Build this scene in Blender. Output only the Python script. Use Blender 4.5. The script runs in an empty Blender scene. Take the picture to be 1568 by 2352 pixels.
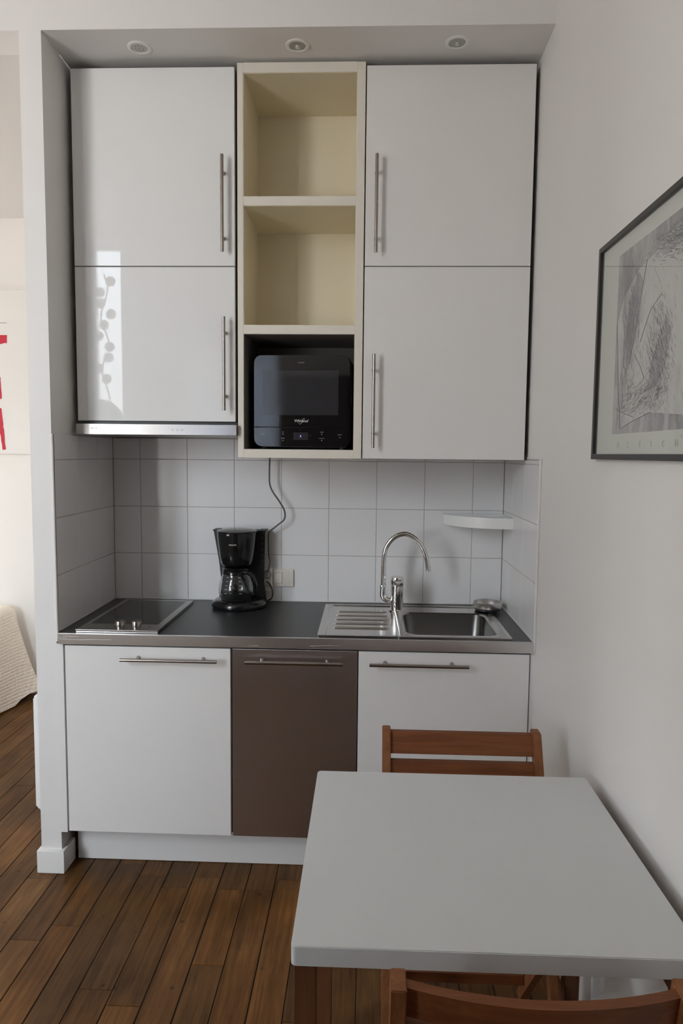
import bpy, bmesh, math, random
from mathutils import Vector, Matrix
random.seed(7)
sc = bpy.context.scene
COL = sc.collection
ORG = {}

# ------------------------------------------------------------------ materials
def mat(name, col, rough=.5, metal=0., spec=.5, bump=0., bscale=60., var=0., vscale=4., coat=0., trans=0., ior=1.5, aniso=0., stretch=None, emit=None, estr=0.):
    m = bpy.data.materials.new(name); m.use_nodes = True
    nt = m.node_tree; b = nt.nodes['Principled BSDF']
    b.inputs['Base Color'].default_value = (*col, 1)
    b.inputs['Roughness'].default_value = rough
    b.inputs['Metallic'].default_value = metal
    b.inputs['Specular IOR Level'].default_value = spec
    b.inputs['IOR'].default_value = ior
    b.inputs['Coat Weight'].default_value = coat
    b.inputs['Coat Roughness'].default_value = .03
    b.inputs['Transmission Weight'].default_value = trans
    b.inputs['Anisotropic'].default_value = aniso
    if emit: b.inputs['Emission Color'].default_value = (*emit, 1); b.inputs['Emission Strength'].default_value = estr
    tc = nt.nodes.new('ShaderNodeTexCoord'); mp = nt.nodes.new('ShaderNodeMapping')
    nt.links.new(tc.outputs['Object'], mp.inputs['Vector'])
    if stretch: mp.inputs['Scale'].default_value = stretch
    n = nt.nodes.new('ShaderNodeTexNoise'); n.inputs['Scale'].default_value = vscale; n.inputs['Detail'].default_value = 4
    nt.links.new(mp.outputs['Vector'], n.inputs['Vector'])
    mx = nt.nodes.new('ShaderNodeMix'); mx.data_type = 'RGBA'
    v = max(var, .004)
    mx.inputs['A'].default_value = (*[max(0, c * (1 - v)) for c in col], 1); mx.inputs['B'].default_value = (*[min(1, c * (1 + v)) for c in col], 1)
    nt.links.new(n.outputs['Fac'], mx.inputs['Factor']); nt.links.new(mx.outputs['Result'], b.inputs['Base Color'])
    if bump:
        n2 = nt.nodes.new('ShaderNodeTexNoise'); n2.inputs['Scale'].default_value = bscale; n2.inputs['Detail'].default_value = 3
        nt.links.new(mp.outputs['Vector'], n2.inputs['Vector'])
        bp = nt.nodes.new('ShaderNodeBump'); bp.inputs['Strength'].default_value = bump; bp.inputs['Distance'].default_value = .002
        nt.links.new(n2.outputs['Fac'], bp.inputs['Height']); nt.links.new(bp.outputs['Normal'], b.inputs['Normal'])
    return m

def wood(name, c1, c2, axis=0, rough=.45, attr=None, spec=.5):
    m = bpy.data.materials.new(name); m.use_nodes = True
    nt = m.node_tree; b = nt.nodes['Principled BSDF']; L = nt.links.new
    tc = nt.nodes.new('ShaderNodeTexCoord'); mp = nt.nodes.new('ShaderNodeMapping'); L(tc.outputs['Object'], mp.inputs['Vector'])
    s = [26, 26, 26]; s[axis] = 1.6; mp.inputs['Scale'].default_value = s
    n = nt.nodes.new('ShaderNodeTexNoise'); n.inputs['Scale'].default_value = 2.2; n.inputs['Detail'].default_value = 7; n.inputs['Roughness'].default_value = .65; n.inputs['Distortion'].default_value = .4
    if attr:
        a = nt.nodes.new('ShaderNodeAttribute'); a.attribute_name = attr
        ad = nt.nodes.new('ShaderNodeVectorMath'); ad.operation = 'MULTIPLY_ADD'; ad.inputs[1].default_value = (37, 23, 11)
        L(a.outputs['Color'], ad.inputs[0]); L(mp.outputs['Vector'], ad.inputs[2]); L(ad.outputs['Vector'], n.inputs['Vector'])
    else: L(mp.outputs['Vector'], n.inputs['Vector'])
    cr = nt.nodes.new('ShaderNodeValToRGB'); cr.color_ramp.elements[0].position = .3; cr.color_ramp.elements[1].position = .72
    cr.color_ramp.elements[0].color = (*c2, 1); cr.color_ramp.elements[1].color = (*c1, 1)
    L(n.outputs['Fac'], cr.inputs['Fac'])
    out = cr.outputs['Color']
    if attr:
        mx = nt.nodes.new('ShaderNodeMix'); mx.data_type = 'RGBA'; mx.blend_type = 'MULTIPLY'; mx.inputs['Factor'].default_value = 1
        L(out, mx.inputs['A']); L(a.outputs['Color'], mx.inputs['B']); out = mx.outputs['Result']
        # wear blotches and small dark knots of the old boards
        n3 = nt.nodes.new('ShaderNodeTexNoise'); n3.inputs['Scale'].default_value = 3.3; n3.inputs['Detail'].default_value = 5
        L(tc.outputs['Object'], n3.inputs['Vector'])
        r3 = nt.nodes.new('ShaderNodeMapRange'); r3.inputs['From Min'].default_value = .3; r3.inputs['From Max'].default_value = .7
        r3.inputs['To Min'].default_value = .5; r3.inputs['To Max'].default_value = 1.15
        L(n3.outputs['Fac'], r3.inputs['Value'])
        m3 = nt.nodes.new('ShaderNodeVectorMath'); m3.operation = 'SCALE'; L(out, m3.inputs[0]); L(r3.outputs['Result'], m3.inputs['Scale']); out = m3.outputs['Vector']
        vo = nt.nodes.new('ShaderNodeTexVoronoi'); vo.inputs['Scale'].default_value = 9
        L(tc.outputs['Object'], vo.inputs['Vector'])
        r4 = nt.nodes.new('ShaderNodeMapRange'); r4.inputs['From Min'].default_value = .03; r4.inputs['From Max'].default_value = .09; r4.inputs['To Min'].default_value = .45
        L(vo.outputs['Distance'], r4.inputs['Value'])
        m4 = nt.nodes.new('ShaderNodeVectorMath'); m4.operation = 'SCALE'; L(out, m4.inputs[0]); L(r4.outputs['Result'], m4.inputs['Scale']); out = m4.outputs['Vector']
    L(out, b.inputs['Base Color'])
    b.inputs['Roughness'].default_value = rough; b.inputs['Specular IOR Level'].default_value = spec
    bp = nt.nodes.new('ShaderNodeBump'); bp.inputs['Strength'].default_value = .25; bp.inputs['Distance'].default_value = .001
    L(n.outputs['Fac'], bp.inputs['Height']); L(bp.outputs['Normal'], b.inputs['Normal'])
    return m

WALL = mat('wall_paint', (.755, .735, .71), .65, bump=.12, bscale=90, var=.012, vscale=2)
BWALL = mat('bedroom_paint', (.81, .775, .73), .65, bump=.1, bscale=90, var=.012)
CEIL = mat('ceiling_paint', (.76, .74, .72), .7, bump=.1)
TRIM = mat('trim_paint', (.80, .79, .77), .35, bump=.1, bscale=30)
LACQ = mat('white_gloss_lacquer', (.785, .78, .765), .018, spec=.22, var=.006)
SATIN = mat('white_satin_front', (.775, .755, .73), .28, var=.006)
CARC = mat('carcass_gap_shade', (.13, .12, .115), .4)  # carcass coloured dark to paint shade into the gaps around the doors
DARK = mat('dark_gap', (.02, .018, .016), .8)
CREAM = mat('cream_painted_board', (.74, .69, .60), .45, bump=.06, var=.01)
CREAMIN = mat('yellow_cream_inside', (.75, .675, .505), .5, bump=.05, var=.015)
NICHE = mat('dark_taupe_niche', (.16, .145, .125), .6)  # lowest compartment, darker than the two above it
STEEL = mat('brushed_steel', (.74, .72, .71), .3, metal=1, aniso=.5, var=.06, vscale=8, stretch=(1.5, 60, 90), bump=.03, bscale=6)
STEELV = mat('brushed_steel_front', (.60, .575, .585), .36, metal=1, aniso=.9, var=.04, vscale=5, stretch=(1.2, 60, 90), bump=.05, bscale=5)
HOODS = mat('hood_steel', (.44, .425, .41), .22, metal=1, aniso=.5, var=.06, vscale=8, stretch=(1.5, 60, 90))
SINKM = mat('sink_steel', (.58, .56, .54), .17, metal=1, var=.05, vscale=12, stretch=(1, 30, 30))
BOWLM = mat('sink_bowl_darkened', (.22, .215, .205), .3, metal=1, var=.05)  # steel darkened, dark reflections of the bowl put into its colour
CHROME = mat('chrome', (.78, .77, .76), .05, metal=1)
HANDLE = mat('nickel_handle', (.36, .325, .30), .22, metal=1, var=.05)
WTOP = mat('black_laminate', (.028, .028, .029), .34, bump=.1, bscale=400, var=.1)
HOBG = mat('black_ceramic_glass', (.012, .012, .012), .06)
HOBS = mat('hob_steel', (.42, .41, .39), .3, metal=1)
BLACKP = mat('black_plastic', (.009, .009, .0095), .12)
BLACKM = mat('matt_black_plastic', (.012, .012, .012), .45)
MWG = mat('microwave_glass', (.006, .006, .007), .03, coat=.4)
MWW = mat('microwave_window', (.035, .035, .038), .06)
GREYT = mat('grey_print', (.28, .27, .26), .5)
LIGHTT = mat('pale_print', (.62, .61, .60), .4)
BLUE = mat('blue_display', (.05, .05, .4), .4, emit=(.25, .22, 1), estr=1.1)
GLASS = mat('clear_glass', (.95, .96, .96), .0, trans=1, ior=1.45)
TILE = mat('white_glazed_tile', (.80, .79, .785), .17, var=.02, vscale=3, bump=.02, bscale=10)
GROUT = mat('tile_grout', (.45, .41, .38), .8, var=.1, vscale=30)
CAULK = mat('white_sealant', (.72, .70, .67), .5)
WHITEP = mat('white_plastic', (.86, .85, .83), .3)
IVORY = mat('ivory_plastic', (.78, .72, .64), .35)
CORD = mat('black_cable', (.03, .03, .03), .5)
GCORD = mat('grey_cable', (.10, .10, .095), .5)
TABLE = mat('table_white', (.66, .67, .665), .5, var=.015, vscale=40)
CHW = wood('acacia_chair_x', (.26, .090, .032), (.135, .041, .014), 0, .5, spec=.3)
CHWZ = wood('acacia_chair_z', (.32, .128, .050), (.18, .063, .023), 2, .5, spec=.3)
TLEG = wood('table_leg_wood', (.19, .078, .034), (.10, .038, .018), 2, .5, spec=.3)
FLOOR = wood('old_oak_boards', (.235, .112, .036), (.085, .037, .011), 1, .42, 'tint', spec=.16)
SUBF = mat('floor_gap', (.02, .014, .01), .9)
FRAME = mat('black_frame', (.025, .023, .022), .35)
MATB = mat('print_paper', (.57, .59, .53), .7)
HEAT = mat('heater_enamel', (.80, .79, .77), .25)
MATT = mat('mattress_cloth', (.7, .66, .6), .8)
DWOOD = wood('dark_wardrobe_wood', (.10, .05, .03), (.05, .026, .016), 2, .4)
RED = mat('red_paint', (.55, .015, .04), .5, var=.25, vscale=25)
BLKPT = mat('black_paint', (.03, .03, .03), .6)
LEAF = mat('paper_disc', (.30, .29, .28), .8)

def canvas_mat():
    m = mat('painted_canvas', (.79, .765, .725), .75, bump=.3, bscale=300, var=.05, vscale=3); return m
CANVAS = canvas_mat()

def waffle():
    m = bpy.data.materials.new('waffle_cotton'); m.use_nodes = True; nt = m.node_tree; L = nt.links.new; b = nt.nodes['Principled BSDF']
    b.inputs['Base Color'].default_value = (.90, .80, .68, 1); b.inputs['Roughness'].default_value = .9
    tc = nt.nodes.new('ShaderNodeTexCoord'); hs = []
    sp = nt.nodes.new('ShaderNodeSeparateXYZ'); L(tc.outputs['Object'], sp.inputs[0])
    for ax, fr in (('Y', 300), ('Z', 330), ('X', 300)):
        mu = nt.nodes.new('ShaderNodeMath'); mu.operation = 'MULTIPLY'; mu.inputs[1].default_value = fr; L(sp.outputs[ax], mu.inputs[0])
        si = nt.nodes.new('ShaderNodeMath'); si.operation = 'SINE'; L(mu.outputs[0], si.inputs[0]); hs.append(si)
    a = nt.nodes.new('ShaderNodeMath'); a.operation = 'ADD'; L(hs[0].outputs[0], a.inputs[0]); L(hs[1].outputs[0], a.inputs[1])
    c = nt.nodes.new('ShaderNodeMath'); c.operation = 'ADD'; L(a.outputs[0], c.inputs[0]); L(hs[2].outputs[0], c.inputs[1])
    bp = nt.nodes.new('ShaderNodeBump'); bp.inputs['Strength'].default_value = .45; bp.inputs['Distance'].default_value = .003
    L(c.outputs[0], bp.inputs['Height']); L(bp.outputs['Normal'], b.inputs['Normal'])
    return m
WAFFLE = waffle()

def pane_mat(name, gl=.035, tint=(1, 1, 1), rough=0.):
    m = bpy.data.materials.new(name); m.use_nodes = True; nt = m.node_tree; nt.nodes.clear(); L = nt.links.new
    o = nt.nodes.new('ShaderNodeOutputMaterial'); t = nt.nodes.new('ShaderNodeBsdfTransparent'); g = nt.nodes.new('ShaderNodeBsdfGlossy')
    t.inputs['Color'].default_value = (*tint, 1); g.inputs['Roughness'].default_value = rough
    lw = nt.nodes.new('ShaderNodeLayerWeight'); lw.inputs['Blend'].default_value = .5
    pw = nt.nodes.new('ShaderNodeMath'); pw.operation = 'POWER'; pw.inputs[1].default_value = 5; L(lw.outputs['Facing'], pw.inputs[0])
    f = nt.nodes.new('ShaderNodeMath'); f.operation = 'MULTIPLY_ADD'; f.inputs[1].default_value = .9; f.inputs[2].default_value = gl; L(pw.outputs[0], f.inputs[0])
    mx = nt.nodes.new('ShaderNodeMixShader'); L(f.outputs[0], mx.inputs[0]); L(t.outputs[0], mx.inputs[1]); L(g.outputs[0], mx.inputs[2]); L(mx.outputs[0], o.inputs[0])
    return m
PANE = pane_mat('window_glass')
PICG = pane_mat('picture_glass', rough=.02)

def art_mat():
    # plain pencil-grey tone study on paper
    m = bpy.data.materials.new('pencil_tone'); m.use_nodes = True; nt = m.node_tree; L = nt.links.new; b = nt.nodes['Principled BSDF']
    tc = nt.nodes.new('ShaderNodeTexCoord'); mp = nt.nodes.new('ShaderNodeMapping'); mp.inputs['Rotation'].default_value = (.5, 0, 0); mp.inputs['Scale'].default_value = (1, 5, 1.5)
    L(tc.outputs['Object'], mp.inputs['Vector'])
    n = nt.nodes.new('ShaderNodeTexNoise'); n.inputs['Scale'].default_value = 4; n.inputs['Detail'].default_value = 3; n.inputs['Distortion'].default_value = 1.0
    L(mp.outputs['Vector'], n.inputs['Vector'])
    n2 = nt.nodes.new('ShaderNodeTexNoise'); n2.inputs['Scale'].default_value = 350; L(tc.outputs['Object'], n2.inputs['Vector'])
    ad = nt.nodes.new('ShaderNodeMath'); ad.operation = 'MULTIPLY_ADD'; ad.inputs[1].default_value = .35; L(n2.outputs['Fac'], ad.inputs[0]); L(n.outputs['Fac'], ad.inputs[2])
    cr = nt.nodes.new('ShaderNodeValToRGB'); e = cr.color_ramp.elements; e[0].position = .52; e[1].position = .85
    e[0].color = (.24, .24, .24, 1); e[1].color = (.45, .45, .43, 1); L(ad.outputs[0], cr.inputs['Fac']); L(cr.outputs['Color'], b.inputs['Base Color'])
    b.inputs['Roughness'].default_value = .7
    return m
ART = art_mat()
ARTL = mat('pencil_paper_light', (.52, .52, .49), .7, var=.12, vscale=9, stretch=(1, 6, 2))
ARTD = mat('pencil_shade', (.36, .36, .36), .7, var=.3, vscale=14, stretch=(1, 9, 2))

# ------------------------------------------------------------------ mesh helpers
BEV = [False]
def BM(): return bmesh.new()
def box(bm, x0, x1, y0, y1, z0, z1, bev=0., seg=2, mi=0):
    r = bmesh.ops.create_cube(bm, size=1, matrix=Matrix.Translation(((x0+x1)/2, (y0+y1)/2, (z0+z1)/2)) @ Matrix.Diagonal((abs(x1-x0), abs(y1-y0), abs(z1-z0), 1)))
    vs = r['verts']; fs = {f for v in vs for f in v.link_faces}
    for f in fs: f.material_index = mi
    if bev:
        BEV[0] = True
        es = list({e for v in vs for e in v.link_edges})
        rr = bmesh.ops.bevel(bm, geom=es, offset=bev, segments=seg, affect='EDGES', profile=.5)
        for f in rr['faces']: f.material_index = mi
    return bm
def hexa(bm, pts, mi=0):
    v = [bm.verts.new(p) for p in pts]   # 4 bottom ccw, 4 top ccw
    for q in ((3, 2, 1, 0), (4, 5, 6, 7), (0, 1, 5, 4), (1, 2, 6, 5), (2, 3, 7, 6), (3, 0, 4, 7)):
        f = bm.faces.new([v[i] for i in q]); f.material_index = mi
    return bm
def tube(bm, pts, r, seg=12, cap=True, mi=0, sx=1.):
    pts = [Vector(p) for p in pts]; n = len(pts); rs = r if isinstance(r, (list, tuple)) else [r]*n
    t0 = (pts[1]-pts[0]).normalized(); a = Vector((0, 0, 1)) if abs(t0.z) < .9 else Vector((1, 0, 0))
    nrm = t0.cross(a).normalized(); rings = []
    for i, p in enumerate(pts):
        t = (pts[min(i+1, n-1)]-pts[max(i-1, 0)]).normalized()
        nrm = (nrm - t*nrm.dot(t)).normalized(); b = t.cross(nrm)
        rings.append([bm.verts.new(p + rs[i]*(math.cos(2*math.pi*k/seg)*nrm*sx + math.sin(2*math.pi*k/seg)*b)) for k in range(seg)])
    for i in range(n-1):
        for k in range(seg):
            f = bm.faces.new((rings[i][k], rings[i][(k+1) % seg], rings[i+1][(k+1) % seg], rings[i+1][k])); f.material_index = mi
    if cap:
        bm.faces.new(rings[0][::-1]).material_index = mi; bm.faces.new(rings[-1]).material_index = mi
    return bm
def cyl(bm, p0, p1, r0, r1=None, seg=24, mi=0):
    return tube(bm, [p0, p1], [r0, r1 if r1 is not None else r0], seg, True, mi)
def lathe(bm, c, prof, seg=40, sy=1., mi=0, close=True):
    rings = []
    for r, z in prof:
        if r < 1e-6: rings.append([bm.verts.new((c[0], c[1], z))])
        else: rings.append([bm.verts.new((c[0]+r*math.cos(2*math.pi*k/seg), c[1]+sy*r*math.sin(2*math.pi*k/seg), z)) for k in range(seg)])
    for a, b in zip(rings, rings[1:]):
        for k in range(seg):
            k2 = (k+1) % seg
            if len(a) == 1 and len(b) == 1: continue
            if len(a) == 1: f = bm.faces.new((a[0], b[k2], b[k]))
            elif len(b) == 1: f = bm.faces.new((a[k], a[k2], b[0]))
            else: f = bm.faces.new((a[k], a[k2], b[k2], b[k]))
            f.material_index = mi
    return bm
def prism(bm, poly, fn0, fn1, mi=0):
    a = [bm.verts.new(fn0(*p)) for p in poly]; b = [bm.verts.new(fn1(*p)) for p in poly]; n = len(poly)
    bm.faces.new(a).material_index = mi; bm.faces.new(b[::-1]).material_index = mi
    for i in range(n): bm.faces.new((a[(i+1) % n], a[i], b[i], b[(i+1) % n])).material_index = mi
    return bm
def rrect(x0, x1, y0, y1, r, n=6):
    out = []
    for cx, cy, a0 in ((x1-r, y1-r, 0), (x0+r, y1-r, 90), (x0+r, y0+r, 180), (x1-r, y0+r, 270)):
        for k in range(n+1):
            a = math.radians(a0+90*k/n); out.append((cx+r*math.cos(a), cy+r*math.sin(a)))
    return out
def bridge(bm, A, B, mi=0):
    n = len(A)
    for i in range(n): bm.faces.new((A[i], A[(i+1) % n], B[(i+1) % n], B[i])).material_index = mi
def obj(name, bm, m, parent=None, angle=35, org=None, wn=False):
    bmesh.ops.recalc_face_normals(bm, faces=bm.faces)
    ca = math.radians(angle)
    for f in bm.faces: f.smooth = True
    for e in bm.edges:
        if len(e.link_faces) == 2: e.smooth = e.calc_face_angle(0) < ca
        else: e.smooth = False
    o_ = Vector(ORG[parent.name]) if parent else Vector(org or (0, 0, 0))
    bmesh.ops.translate(bm, verts=bm.verts, vec=-o_)
    me = bpy.data.meshes.new(name); bm.to_mesh(me); bm.free()
    for x in (m if isinstance(m, (list, tuple)) else [m]): me.materials.append(x)
    o = bpy.data.objects.new(name, me); COL.objects.link(o)
    ORG[o.name] = tuple(o_)
    if parent: o.parent = parent
    else: o.location = o_
    if BEV[0] or wn:
        w_ = o.modifiers.new('w', 'WEIGHTED_NORMAL'); w_.mode = 'FACE_AREA'; w_.weight = 100; w_.keep_sharp = True
    BEV[0] = False
    return o
def thing(name, label, cat, loc=(0, 0, 0), group=None):
    o = bpy.data.objects.new(name, None); COL.objects.link(o); o.location = loc; o.empty_display_size = .05
    o['label'] = label; o['category'] = cat
    if group: o['group'] = group
    ORG[o.name] = tuple(loc); return o
def tag(o, label, cat, group=None):
    o['label'] = label; o['category'] = cat
    if group: o['group'] = group
    return o
def struct(name, bm, m, parent=None):
    o = obj(name, bm, m, parent)
    if not parent: o['kind'] = 'structure'
    return o
def text(name, s, size, m, parent, M, depth=.0004, shear=0., space=1., align='CENTER'):
    cu = bpy.data.curves.new('t', 'FONT'); cu.body = s; cu.size = size; cu.extrude = depth; cu.shear = shear; cu.space_character = space
    cu.align_x = align; cu.align_y = 'CENTER'
    t = bpy.data.objects.new('t', cu); COL.objects.link(t); bpy.context.view_layer.update()
    me = bpy.data.meshes.new_from_object(t); COL.objects.unlink(t); bpy.data.objects.remove(t)
    me.transform(Matrix.Translation(-Vector(ORG[parent.name])) @ M); me.name = name
    me.materials.clear(); me.materials.append(m)
    o = bpy.data.objects.new(name, me); COL.objects.link(o); o.parent = parent; ORG[o.name] = ORG[parent.name]; return o
def M_front(x, y, z):   # text facing -y
    return Matrix.Translation((x, y, z)) @ Matrix.Rotation(math.pi/2, 4, 'X')

# ------------------------------------------------------------------ dimensions
ZC, ZS = 3.32, 2.952           # main ceiling, soffit
XR = 1.669                     # right wall face
PF = .012                      # partition / header front
YB = .604                      # niche back wall
REAR = -2.72
XL = -3.2
YF = 1.845

# ------------------------------------------------------------------ floor boards
bm = BM(); lay = bm.faces.layers.float_color.new('tint')
def board(x0, x1, y0, y1, tint, dz=0.):
    g = .0011
    n0 = len(bm.faces)
    z = -.0005+dz
    v = [bm.verts.new(p) for p in ((x0+g, y0+g, z), (x1-g, y0+g, z), (x1-g, y1-g, z), (x0+g, y1-g, z))]
    w = [bm.verts.new(p) for p in ((x0, y0, z-.003), (x1, y0, z-.003), (x1, y1, z-.003), (x0, y1, z-.003))]
    for q in ((v[0], v[1], v[2], v[3]), (w[0], w[1], v[1], v[0]), (w[1], w[2], v[2], v[1]), (w[2], w[3], v[3], v[2]), (w[3], w[0], v[0], v[3])):
        f = bm.faces.new(q); f[lay] = (*tint, 1)
rf = random.Random(11)
def tint():
    b = rf.uniform(.66, 1.2); w = rf.uniform(-.10, .12)
    return (b*(1+w*.6), b, b*(1-w))
PW = .1005; x = .0555 - PW*33
edges = []
while x < XR: edges.append((x, min(x+PW, XR+.02))); x += PW
for i, (x0, x1) in enumerate(edges):
    cuts = [REAR-.1]
    y = REAR - .1 + rf.uniform(.2, .9)
    while y < YF+.05:
        cuts.append(y); y += rf.uniform(.45, 1.15)
    if x0 > .2 and x0 < 1.7:
        cuts = [c for c in cuts if not -.5 < c < .35] + [.005 if i % 3 else -.06]
    if .5 < x0 < .6: cuts = [c for c in cuts if not -.9 < c < .3] + [-.423, -.06]
    cuts = sorted(cuts) + [YF+.05]
    for a, b in zip(cuts, cuts[1:]):
        t = tint()
        if .5 < x0 < .6 and abs(a+.423) < .01: t = (1.3, 1.22, 1.1)
        gap = .0009 if rf.random() > .35 else .0022
        board(x0+gap, x1-gap*.4, a+.0006, b-.0006, t, rf.uniform(-.0006, .0002))
box(bm, XL-.1, XR+.1, REAR-.1, YF+.1, -.06, -.0035, mi=1)
fl = struct('floor', bm, [FLOOR, SUBF])

# ------------------------------------------------------------------ shell
struct('wall_right', box(BM(), XR, XR+.15, REAR-.2, YB+.15, -.05, ZC+.05), WALL)
bm = BM(); box(bm, XL, XR, PF, PF+.14, ZS, ZC)
box(bm, -.034, XR, PF+.14, YB+.13, ZS, ZS+.1)
struct('wall_header', bm, WALL)
# partition: slightly out of square inner face
bm = BM()
hexa(bm, [(-.110, PF, 0), (-.034, PF, 0), (-.043, YB, 0), (-.110, YB, 0), (-.110, PF, ZS), (-.034, PF, ZS), (-.043, YB, ZS), (-.110, YB, ZS)])
box(bm, -.110, -.043, YB, YF, 0, ZS)
struct('wall_partition', bm, WALL)
struct('wall_kitchen_back', box(BM(), -.043, XR, YB, YB+.12, 0, ZS), WALL)
struct('ceiling', box(BM(), XL-.1, XR+.15, REAR-.2, PF+.14, ZC, ZC+.08), CEIL)
struct('ceiling_bedroom', box(BM(), XL-.1, -.043, PF+.14, YF+.1, ZS, ZS+.08), mat('bedroom_ceiling_shaded', (.66, .635, .61), .7))  # ceiling colour lowered to stand in for shade
struct('wall_bedroom_far', box(BM(), XL-.1, -.043, YF, YF+.12, -.05, ZS), BWALL)

def wall_with_holes(name, axis, c0, c1, u0, u1, z0, z1, holes, m):
    bm = BM()
    us = sorted({u0, u1, *[h[0] for h in holes], *[h[1] for h in holes]}); zs = sorted({z0, z1, *[h[2] for h in holes], *[h[3] for h in holes]})
    for a, b in zip(us, us[1:]):
        for c, d in zip(zs, zs[1:]):
            if any(h[0] <= a and b <= h[1] and h[2] <= c and d <= h[3] for h in holes): continue
            if axis == 'y': box(bm, a, b, c0, c1, c, d)
            else: box(bm, c0, c1, a, b, c, d)
    return struct(name, bm, m)
W1 = (-1.80, -.875, .85, 3.2); W2 = (-.42, -.02, 1.3, 2.45); W3 = (1.0, 1.78, .9, 2.3)
wall_with_holes('wall_rear', 'y', REAR-.22, REAR, XL-.1, XR+.15, -.05, ZC, [W1, W2], WALL)
wall_with_holes('wall_left', 'x', XL-.2, XL, REAR-.2, YF+.12, -.05, ZC, [W3], BWALL)
def window(name, axis, c, h, nm=1):
    u0, u1, z0, z1 = h; f = .045
    def bx(bm, a, b, z_0, z_1, t=.025):
        if axis == 'y': box(bm, a, b, c-t, c+t, z_0, z_1, .004)
        else: box(bm, c-t, c+t, a, b, z_0, z_1, .004)
    bm = BM(); bx(bm, u0, u0+f, z0, z1); bx(bm, u1-f, u1, z0, z1); bx(bm, u0+f, u1-f, z0, z0+f); bx(bm, u0+f, u1-f, z1-f, z1)
    for u in ([u0+(u1-u0)/2] if nm == 2 else nm if isinstance(nm, list) else []): bx(bm, u-.045, u+.045, z0+f, z1-f)
    w = struct(name, bm, TRIM)
    bm = BM()
    if axis == 'y': box(bm, u0+f, u1-f, c-.003, c+.003, z0+f, z1-f)
    else: box(bm, c-.003, c+.003, u0+f, u1-f, z0+f, z1-f)
    obj('pane', bm, PANE, w)
    return w
window('window_1', 'y', REAR-.12, W1, [-1.165])
window('window_2', 'y', REAR-.12, W2)
window('window_3', 'x', XL-.1, W3, 2)

# baseboard wrapping the foot of the partition
bm = BM(); box(bm, -.122, -.020, PF-.016, .098, 0, .086, .003)
box(bm, -.122, -.1095, .098, YF, 0, .086, .003)
struct('baseboard_partition', bm, TRIM)
bm = BM(); box(bm, -.0335, -.0085, PF-.006, PF+.012, .156, .8625)
struct('trim_1', bm, WALL)
bm = BM(); box(bm, 1.6545, XR, PF-.004, PF+.03, 0, .8625)
struct('trim_2', bm, TRIM)

# ------------------------------------------------------------------ tiles
def tiles(name, P, u_edges, z_edges, nrm, gap=.0011, depth=.009):
    """P(u,d,z)->xyz with d = distance out of the wall"""
    bm = BM()
    u0, u1, z0, z1 = u_edges[0], u_edges[-1], z_edges[0], z_edges[-1]
    def slab(ua, ub, za, zb, d0, d1, b, mi):
        A = [(ua, d0, za), (ub, d0, za), (ub, d0, zb), (ua, d0, zb)]
        B = [(ua+b, d1, za+b), (ub-b, d1, za+b), (ub-b, d1, zb-b), (ua+b, d1, zb-b)]
        C = [(ua, d1-b, za), (ub, d1-b, za), (ub, d1-b, zb), (ua, d1-b, zb)]
        a = [bm.verts.new(P(*p)) for p in A]; c = [bm.verts.new(P(*p)) for p in C]; d = [bm.verts.new(P(*p)) for p in B]
        bm.faces.new(a[::-1]).material_index = mi
        for q in range(4):
            bm.faces.new((a[q], a[(q+1) % 4], c[(q+1) % 4], c[q])).material_index = mi
            bm.faces.new((c[q], c[(q+1) % 4], d[(q+1) % 4], d[q])).material_index = mi
        bm.faces.new(d).material_index = mi
    slab(u0, u1, z0, z1, 0.0005, depth-.0018, .0001, 1)
    for a, b in zip(u_edges, u_edges[1:]):
        for c, d in zip(z_edges, z_edges[1:]):
            slab(a+gap, b-gap, c+gap, d-gap, .001, depth, .0012, 0)
    o = obj(name, bm, [TILE, GROUT]); o['kind'] = 'structure'; return o
ZT = [.9035, 1.1076, 1.3140, 1.5204, 1.612]
T = .2063; xs = [-.0345] + [.0858+T*i for i in range(8)] + [1.6621]
tiles('trim_5', lambda u, d, z: (u, YB-d, z), xs, ZT, None)
tiles('trim_6', lambda u, d, z: (-.034 - .009*(u-PF)/(YB-PF) + d, u, z), [PF+.004, .214, .420, YB-.0095], ZT, None)
ZR = ZT[:3] + [1.5204, 1.536]
tiles('trim_7', lambda u, d, z: (XR-d*.75, u, z), [PF-.01, .2245, .4225, YB-.0095], ZR, None)
bm = BM()
tube(bm, [(XR-.004, PF-.013, .862), (XR-.004, PF-.013, 1.54)], .005, 8)
tube(bm, [(XR-.004, PF-.013, 1.54), (XR-.004, .19, 1.542)], .004, 8)
tube(bm, [(-.030, PF, .87), (-.032, PF, 1.612)], .0045, 8)
struct('trim_3', bm, CAULK)
bm = BM()
tube(bm, [(-.028, PF+.02, .9045), (-.0335, YB-.012, .9045)], .003, 6)
tube(bm, [(1.6615, PF-.01, .9045), (1.6615, YB-.012, .9045)], .003, 6)
tube(bm, [(-.030, YB-.0105, .9045), (1.660, YB-.0105, .9045)], .0028, 6)
struct('trim_4', bm, CAULK)

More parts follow.
